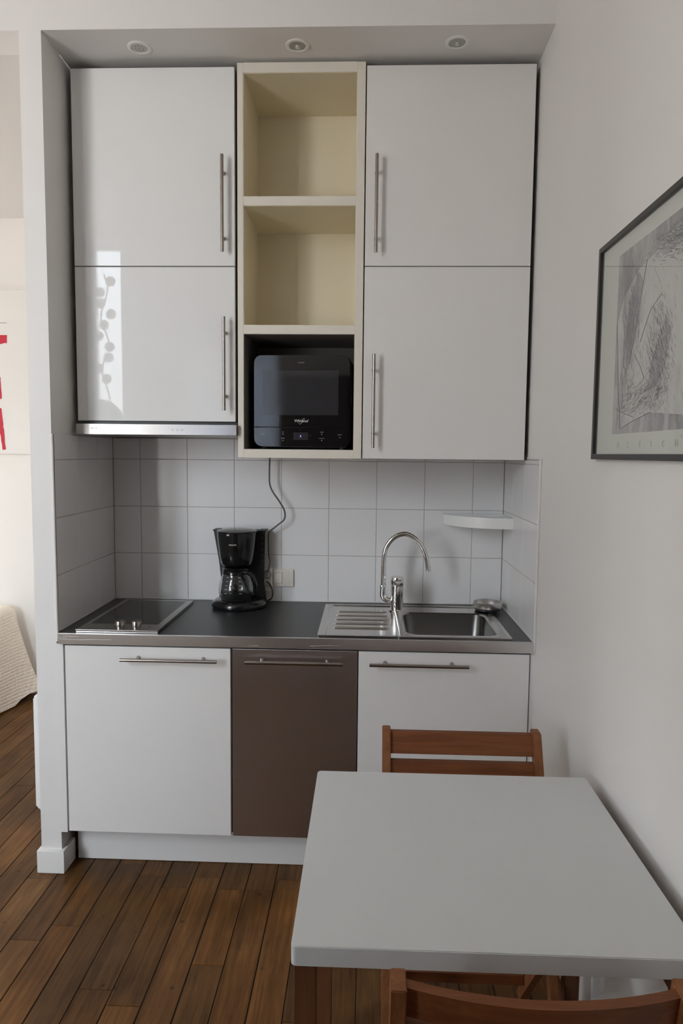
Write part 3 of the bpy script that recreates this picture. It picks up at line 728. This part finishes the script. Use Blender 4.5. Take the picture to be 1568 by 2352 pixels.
# ------------------------------------------------------------------ folding chairs
def make_chair(label, curve, pd, s0, ns, folded=False):
    t = thing('folding_chair', label, 'chair', (0, 0, 0))
    hw = .223
    topy, topz = .24, .772
    foot = .10 if folded else -.115
    def py(z): return foot+(topy-foot)*z/topz
    for s in (-1, 1):
        xo, xi = s*hw, s*(hw-.0235); a, b = min(xo, xi), max(xo, xi); w = pd
        bm = BM(); zs = [0, .45, topz]
        vs = [[bm.verts.new((a, py(z)-w, z)), bm.verts.new((b, py(z)-w, z)), bm.verts.new((b, py(z)+w, z+(.0 if z else 0))), bm.verts.new((a, py(z)+w, z))] for z in zs]
        for u, v in zip(vs, vs[1:]): bridge(bm, u, v)
        bm.faces.new(vs[0][::-1]); bm.faces.new(vs[-1])
        bmesh.ops.bevel(bm, geom=list(bm.edges), offset=.002, segments=2, affect='EDGES')
        obj('post', bm, CHWZ, t)
        xo, xi = s*(hw-.026), s*(hw-.046); a, b = min(xo, xi), max(xo, xi)
        bm = BM(); hexa(bm, [(a, .255, 0), (b, .255, 0), (b, .292, 0), (a, .292, 0), (a, .175, .55), (b, .175, .55), (b, .21, .55), (a, .21, .55)] if folded else [(a, .185, 0), (b, .185, 0), (b, .222, 0), (a, .222, 0), (a, -.150, .43), (b, -.150, .43), (b, -.110, .43), (a, -.110, .43)])
        obj('leg', bm, CHWZ, t)
        bm = BM(); xo, xi = s*(hw-.048), s*(hw-.066); a, b = min(xo, xi), max(xo, xi); (hexa(bm, [(a, py(.16)-.012, .16), (b, py(.16)-.012, .16), (b, py(.16)+.012, .16), (a, py(.16)+.012, .16), (a, py(.52)-.012, .52), (b, py(.52)-.012, .52), (b, py(.52)+.012, .52), (a, py(.52)+.012, .52)]) if folded else box(bm, a, b, s0+.01, .12, .405, .432, .002)); obj('seat_rail', bm, CHW, t)
    for z0, z1 in ((.7125, .7655), (.6395, .6945)):
        bm = BM(); N = 20; rows = []
        for k in range(N+1):
            u = -1+2*k/N; x = u*(hw-.0225); c = curve*(1-u*u)
            rows.append([bm.verts.new((x, py(z)+c+dy, z)) for z, dy in ((z0, -.009), (z0, .009), (z1, .009), (z1, -.009))])
        for u, v in zip(rows, rows[1:]): bridge(bm, u, v)
        bm.faces.new(rows[0]); bm.faces.new(rows[-1][::-1])
        obj('back_slat', bm, CHW, t)
    for k in range(ns):
        y = s0+k*.058; bm = BM(); zz = .17+k*.06
        if folded: q = py(zz+.023)-.020; box(bm, -(hw-.027), hw-.027, q-.007, q+.007, zz, zz+.046, .003)
        else: box(bm, -(hw-.027), hw-.027, y, y+.046, .4325, .447, .003); obj('seat_slat', bm, CHW, t)
    bm = BM(); box(bm, -(hw-.0245), hw-.0245, py(.10)-.009, py(.10)+.009, .085, .12, .002); obj('stretcher', bm, CHW, t)
    bm = BM(); (box(bm, -(hw-.047), hw-.047, .250, .268, .085, .115, .002) if folded else box(bm, -(hw-.047), hw-.047, .135, .153, .085, .115, .002)); obj('stretcher', bm, CHW, t)
    return t
c1 = make_chair('wooden folding chair between table and sink cabinet, two straight back slats visible', 0., .019, -.160, 5)
c2 = make_chair('wooden chair nearest the camera, curved top rail visible below the near table edge', .032, .024, -.150, 6, True)
c1.location = (1.350, -.70, 0); c2.location = (1.341, -1.165, 0); c2.rotation_euler = (0, 0, math.pi)

# ------------------------------------------------------------------ framed print on right wall
t = thing('framed_picture', 'framed pencil-grey print with black frame hanging on the right wall', 'picture', (XR, -.94, 1.545))
fx1, fx0 = XR-.0005, XR-.0165
py0, py1, pz0, pz1 = -1.36, -.560, 1.5445, 2.0735
fw_ = .0135
bm = BM(); box(bm, fx0, fx1, py0, py1, pz0, pz0+fw_, .001); box(bm, fx0, fx1, py0, py1, pz1-fw_, pz1, .001)
box(bm, fx0, fx1, py0, py0+fw_, pz0+fw_, pz1-fw_, .001); box(bm, fx0, fx1, py1-fw_, py1, pz0+fw_, pz1-fw_, .001)
obj('frame', bm, FRAME, t)
bm = BM(); box(bm, XR-.006, XR-.004, py0+fw_, py1-fw_, pz0+fw_, pz1-fw_); obj('mount', bm, MATB, t)
ax = XR-.0063
a0, a1, b0_, b1 = -1.245, -.681, 1.605, 2.023
bm = BM(); box(bm, ax-.0002, ax, a0-.004, a1+.004, b0_-.004, b1+.004); m_ = obj('print_border', bm, mat('paper_edge', (.60, .61, .55), .7), t)
bm = BM(); box(bm, ax-.0006, ax-.0003, a0, a1, b0_, b1); pr = obj('print', bm, ART, t)
def yz_poly(pts, m, lvl):   # flat printed shapes (generic tonal study)
    bm = prism(BM(), pts, lambda a, b: (ax-.0007-lvl*.0002, a, b), lambda a, b: (ax-.0006-lvl*.0002, a, b)); return obj('printed_shape', bm, m, pr)
yz_poly([(-.687, 1.865), (-.72, 1.915), (-.80, 1.96), (-1.02, 1.99), (-1.16, 1.93), (-1.20, 1.78), (-1.17, 1.66), (-1.05, 1.632), (-.90, 1.645), (-.80, 1.63), (-.735, 1.617), (-.715, 1.70)], ARTL, 0)
yz_poly([(-.745, 1.83), (-.76, 1.905), (-.805, 1.955), (-.835, 1.93), (-.80, 1.86), (-.775, 1.76), (-.76, 1.745)], ARTD, 1)
yz_poly([(-.875, 1.69), (-.90, 1.76), (-.955, 1.83), (-.985, 1.80), (-.96, 1.73), (-.92, 1.695)], ARTD, 1)
yz_poly([(-.90, 1.98), (-1.01, 2.0), (-1.08, 1.98), (-1.00, 1.955), (-.93, 1.955)], ARTD, 1)
yz_poly([(-1.08, 1.68), (-1.13, 1.76), (-1.15, 1.88), (-1.10, 1.90), (-1.06, 1.80)], ARTD, 1)
bm = BM()
def pl(*p): tube(bm, [(ax-.0012, a, b) for a, b in p], .0007, 4)
pl((-.687, 1.865), (-.70, 1.79), (-.715, 1.70), (-.735, 1.617)); pl((-.85, 1.97), (-.81, 1.86), (-.775, 1.76)); pl((-.735, 1.617), (-.80, 1.63), (-.90, 1.645))
pl((-.80, 1.78), (-.84, 1.745), (-.86, 1.72)); pl((-.74, 1.76), (-.76, 1.745)); pl((-.83, 1.80), (-.88, 1.86), (-.93, 1.88)); pl((-.70, 1.665), (-.76, 1.65), (-.81, 1.64))
hb = BM(); rh = random.Random(9)
for (ca, cb, la, lb, ang, n_) in ((-.775, 1.86, .030, .075, 70, 620), (-.93, 1.75, .035, .065, 55, 560), (-1.0, 1.975, .06, .02, 15, 350), (-1.11, 1.80, .03, .08, 75, 350), (-.84, 1.68, .07, .02, 160, 260), (-.74, 1.72, .012, .07, 95, 160)):
    for _ in range(n_):
        a_ = ca+rh.gauss(0, la); b_ = cb+rh.gauss(0, lb)
        if not (a0+.02 < a_ < a1-.02 and b0_+.02 < b_ < b1-.02): continue
        th = math.radians(ang+rh.gauss(0, 9)); L__ = rh.uniform(.008, .022); w__ = rh.uniform(.00025, .0006)
        dx, dz = math.cos(th)*L__/2, math.sin(th)*L__/2; nx, nz = -math.sin(th)*w__, math.cos(th)*w__
        hb.faces.new([hb.verts.new((ax-.0014, a_+sx*dx+ss*nx, b_+sx*dz+ss*nz)) for sx, ss in ((-1, -1), (1, -1), (1, 1), (-1, 1))])
obj('hatching', hb, mat('pencil_hatch', (.17, .17, .175), .7), pr)
obj('pencil_line', bm, mat('graphite', (.12, .12, .12), .6), pr)
ltr = mat('faint_letters', (.42, .43, .39), .7)
for ch, y in zip('MCESCHER', (-.725, -.786, -.854, -.912, -.972, -1.030, -1.09, -1.15)):
    Mx = Matrix.Translation((ax-.0008, y, 1.5785)) @ Matrix.Rotation(-math.pi/2, 4, 'Z') @ Matrix.Rotation(math.pi/2, 4, 'X')
    text('printed_letter', ch, .019, ltr, t, Mx, .0001)
bm = BM(); box(bm, XR-.0125, XR-.0115, py0+fw_, py1-fw_, pz0+fw_, pz1-fw_); obj('glass', bm, PICG, t)

# ------------------------------------------------------------------ bedroom
t = thing('wall_painting', 'unframed white canvas with red brush strokes on the bedroom wall', 'painting', (-1.6, YF, 1.53))
bm = BM(); box(bm, -2.3, -1.003, YF-.02, YF-.0005, 1.530, 2.523, .002); obj('canvas', bm, CANVAS, t)
def stroke(pts, m, nm='brush_stroke'):
    bm = prism(BM(), pts, lambda a, b: (a, YF-.0212, b), lambda a, b: (a, YF-.0201, b)); return obj(nm, bm, m, t)
def rough(poly, amt=.004, n=6):
    out = []
    r2 = random.Random(3)
    for i in range(len(poly)):
        a, b = poly[i], poly[(i+1) % len(poly)]
        for k in range(n):
            u = k/n; out.append((a[0]+(b[0]-a[0])*u+r2.uniform(-amt, amt), a[1]+(b[1]-a[1])*u+r2.uniform(-amt, amt)))
    return out
stroke(rough([(-2.0, 2.254), (-1.137, 2.254), (-1.138, 2.206), (-1.17, 2.202), (-2.0, 2.19)], .002), RED)
stroke(rough([(-1.30, 2.02), (-1.186, 2.00), (-1.180, 1.868), (-1.20, 1.862), (-1.30, 1.88)], .003), RED)
stroke(rough([(-1.24, 1.82), (-1.186, 1.81), (-1.176, 1.70), (-1.166, 1.56), (-1.186, 1.553), (-1.20, 1.66), (-1.23, 1.70)], .003), RED)
stroke(rough([(-1.9, 1.95), (-1.55, 1.98), (-1.5, 1.7), (-1.85, 1.66)], .01), RED)
stroke([(-1.9, 2.329), (-1.14, 2.3285), (-1.131, 2.3265), (-1.9, 2.3255)], BLKPT, 'black_line')
# bed with waffle bedspread
t = thing('bed', 'bed against the bedroom wall beyond the partition, draped to the floor', 'bed', (-1.9, .9, 0))
bm = BM(); box(bm, -2.72, -1.13, -.25, 1.80, .12, .52, .05, 4); obj('mattress', bm, MATT, t)
bm = BM(); box(bm, -2.70, -1.16, -.23, 1.79, .0, .12); obj('base', bm, MATT, t)
bm = BM()
# bedspread: plan outline (right side then far end), dropping to the floor with folds
top = .592
path = []
for k in range(41): path.append((-1.105, -.28+2.02*k/40, 'x'))
for k in range(1, 9):
    a = math.radians(90*k/8); path.append((-1.165+.06*math.cos(a), 1.74+.06*math.sin(a), 'c'))
for k in range(1, 12): path.append((-1.165-1.5*k/11, 1.80, 'y'))
levels = [(-.060, top), (-.02, top-.004), (-.003, top-.022), (.004, top-.06), (.010, .45), (.018, .33), (.025, .2), (.034, .1), (.045, .012)]
rows = []
for o_, z in levels:
    r = []
    for i, (x, y, kd) in enumerate(path):
        dn = (top-z)/top
        f = (.018*math.sin(i*1.1)+.012*math.sin(i*.47+1))*dn**1.5
        nx, ny = (1, 0) if kd == 'x' else ((0, 1) if kd == 'y' else (math.cos(math.atan2(y-1.74, x+1.165)), math.sin(math.atan2(y-1.74, x+1.165))))
        o2 = o_+f
        if kd == 'c' or (kd == 'x' and y > 1.52): o2 += .10*dn**1.4*(1 if kd == 'c' else max(0, (y-1.52)/.22))
        if ny > .3: o2 = min(o2, .02)
        zz = z if z > .02 else z + .05*max(0, math.sin(i*.45+2.2))*(1 if kd != 'y' else 0)
        yy = min(y+ny*o2, YF-.008)
        r.append(bm.verts.new((x+nx*o2, yy, zz)))
    rows.append(r)
for a, b in zip(rows, rows[1:]):
    for k in range(len(a)-1): bm.faces.new((a[k], a[k+1], b[k+1], b[k]))
c0 = bm.verts.new((-2.74, -.28, top+.004)); rows[0].append(bm.verts.new((-2.74, 1.74, top+.002)))
bm.faces.new(rows[0]+[c0])
o = obj('bedspread', bm, WAFFLE, None, angle=75); tag(o, 'cream waffle-weave bedspread hanging over the bed to the floor', 'bedspread')
sm = o.modifiers.new('t', 'SOLIDIFY'); sm.thickness = .004; sm.offset = -1

# heater on the outer face of the partition
t = thing('electric_heater', 'slim white electric heater on the bedroom side of the partition, rounded top corner', 'heater', (-.115, .33, .17))
bm = prism(BM(), rrect(-.178, -.124, .178, .632, .016, 5), lambda a, b: (a, .115, b), lambda a, b: (a, .62, b))
bmesh.ops.bevel(bm, geom=[e for e in bm.edges if abs(e.verts[0].co.y-e.verts[1].co.y) < 1e-6], offset=.006, segments=2, affect='EDGES')
obj('casing', bm, HEAT, t, wn=True)
for a in (.16, .54):
    bm = BM(); box(bm, -.124, -.1100, a, a+.03, .25, .55); obj('bracket', bm, GREYT, t)

# ------------------------------------------------------------------ behind the camera: garland in the window, dark wardrobe
t = thing('window_garland', 'garland of round paper discs hanging in the window opposite the kitchen', 'garland', (-1.03, REAR-.04, 2.9))
bm = BM()
gy = REAR-.03; rg = random.Random(5)
for gx in (-1.03,):
    pts = [(gx+.03*math.sin(k*1.3), gy, 2.95-.09*k) for k in range(14)]; tube(bm, smooth(pts, 3), .006, 6)
obj('string', bm, LEAF, t)
for gx in (-1.03,):
    for k in range(1, 11):
        x = gx+.055*math.sin(k*1.9); z = 2.98-.085*k
        bm = BM(); tube(bm, [(x, gy-.002, z), (x, gy+.002, z)], .040, 20); obj('disc', bm, LEAF, t)
m = bpy.data.materials.new('added_blind_cloth'); m.use_nodes = True; nt = m.node_tree; b = nt.nodes['Principled BSDF']
tl = nt.nodes.new('ShaderNodeBsdfTranslucent'); tl.inputs['Color'].default_value = (.55, .58, .64, 1); mxs = nt.nodes.new('ShaderNodeMixShader'); mxs.inputs[0].default_value = .6
b.inputs['Base Color'].default_value = (.7, .7, .7, 1)
nt.links.new(b.outputs[0], mxs.inputs[1]); nt.links.new(tl.outputs[0], mxs.inputs[2]); nt.links.new(mxs.outputs[0], nt.nodes['Material Output'].inputs[0])
bm = BM(); box(bm, W2[0]+.002, W2[1]-.002, REAR-.05, REAR-.049, W2[2]+.01, W2[3]-.002)  # unseen blind, added to dim the light of the narrow window
o = obj('added_blind', bm, m); tag(o, 'added pale blind dimming the narrow window opposite the kitchen', 'blind')
t = thing('floor_lamp', 'floor lamp with large round paper shade in front of the window opposite the kitchen', 'lamp', (-.98, -2.50, 0))
bm = BM(); lathe(bm, (-.98, -2.50), [(0, .001), (.13, .001), (.13, .015), (.02, .022), (.0, .022)], 32); obj('base', bm, BLACKM, t)
bm = BM(); cyl(bm, (-.98, -2.50, .02), (-.98, -2.50, 1.62), .010); obj('pole', bm, BLACKM, t)
bm = BM(); lathe(bm, (-.98, -2.50), [(.17*math.sin(math.pi*k/16) if 0 < k < 16 else 0, 1.78-.17*math.cos(math.pi*k/16)) for k in range(17)], 32); obj('shade', bm, mat('paper_shade', (.6, .57, .52), .8), t)
t = thing('wardrobe', 'dark brown wooden wardrobe against the wall opposite the kitchen', 'wardrobe', (1.0, REAR+.15, 0))
bm = BM(); box(bm, .06, 1.65, REAR+.002, REAR+.26, 0.001, 2.15, .004); obj('body', bm, DWOOD, t)
for a, b in ((.07, .59), (.60, 1.12), (1.13, 1.64)):
    bm = BM(); box(bm, a, b, REAR+.26, REAR+.28, .06, 2.12, .003); d = obj('door', bm, DWOOD, t)
    hx = b-.03 if a < .5 else a+.03; bm = BM(); cyl(bm, (hx, REAR+.28, 1.05), (hx, REAR+.305, 1.05), .014, .016); obj('knob', bm, HANDLE, d)

# ------------------------------------------------------------------ world + portals
w = bpy.data.worlds.new('sky'); sc.world = w; w.use_nodes = True; nt = w.node_tree; bg = nt.nodes['Background']
tc = nt.nodes.new('ShaderNodeTexCoord'); sp_ = nt.nodes.new('ShaderNodeSeparateXYZ'); cr = nt.nodes.new('ShaderNodeValToRGB')
nt.links.new(tc.outputs['Generated'], sp_.inputs[0]); nt.links.new(sp_.outputs['Z'], cr.inputs['Fac'])
e = cr.color_ramp.elements; e[0].position = 0; e[0].color = (.62, .61, .60, 1); e[1].position = .25; e[1].color = (.80, .90, 1.0, 1)
nt.links.new(cr.outputs['Color'], bg.inputs['Color']); bg.inputs['Strength'].default_value = 12.0
def portal(name, loc, rot, sx, sy):
    l = bpy.data.lights.new(name, 'AREA'); l.shape = 'RECTANGLE'; l.size = sx; l.size_y = sy; l.cycles.is_portal = True
    o = bpy.data.objects.new(name, l); COL.objects.link(o); o.location = loc; o.rotation_euler = rot
for nm, h in (('window_portal', W1), ('window_portal', W2)):
    portal(nm, ((h[0]+h[1])/2, REAR-.16, (h[2]+h[3])/2), (math.pi/2, 0, 0), h[1]-h[0], h[3]-h[2])
portal('window_portal', (XL-.16, (W3[0]+W3[1])/2, (W3[2]+W3[3])/2), (math.pi/2, 0, -math.pi/2), W3[1]-W3[0], W3[3]-W3[2])

# ------------------------------------------------------------------ camera
yaw, pitch, roll = .036005, -.085090, .009986
fwd = Vector((-math.sin(yaw)*math.cos(pitch), math.cos(yaw)*math.cos(pitch), math.sin(pitch)))
r0 = Vector((math.cos(yaw), math.sin(yaw), 0)); u0 = r0.cross(fwd)
R = math.cos(roll)*r0+math.sin(roll)*u0; U = -math.sin(roll)*r0+math.cos(roll)*u0
cam = bpy.data.cameras.new('camera'); cam.sensor_fit = 'VERTICAL'; cam.sensor_height = 36; cam.lens = 1575.5/2352*36; cam.clip_start = .02
co = bpy.data.objects.new('camera', cam); COL.objects.link(co)
Mx = Matrix((R, U, -fwd)).transposed().to_4x4(); Mx.translation = (1.07238, -2.36850, 1.55289); co.matrix_world = Mx
sc.camera = co
sc.view_settings.view_transform = 'Standard'; sc.view_settings.look = 'None'; sc.view_settings.gamma = 1; sc.view_settings.exposure = 0.88
sc.view_settings.use_curve_mapping = False
sc.cycles.diffuse_bounces = 6; sc.cycles.max_bounces = 10; sc.cycles.use_denoising = True
sc.cycles.sample_clamp_indirect = 8
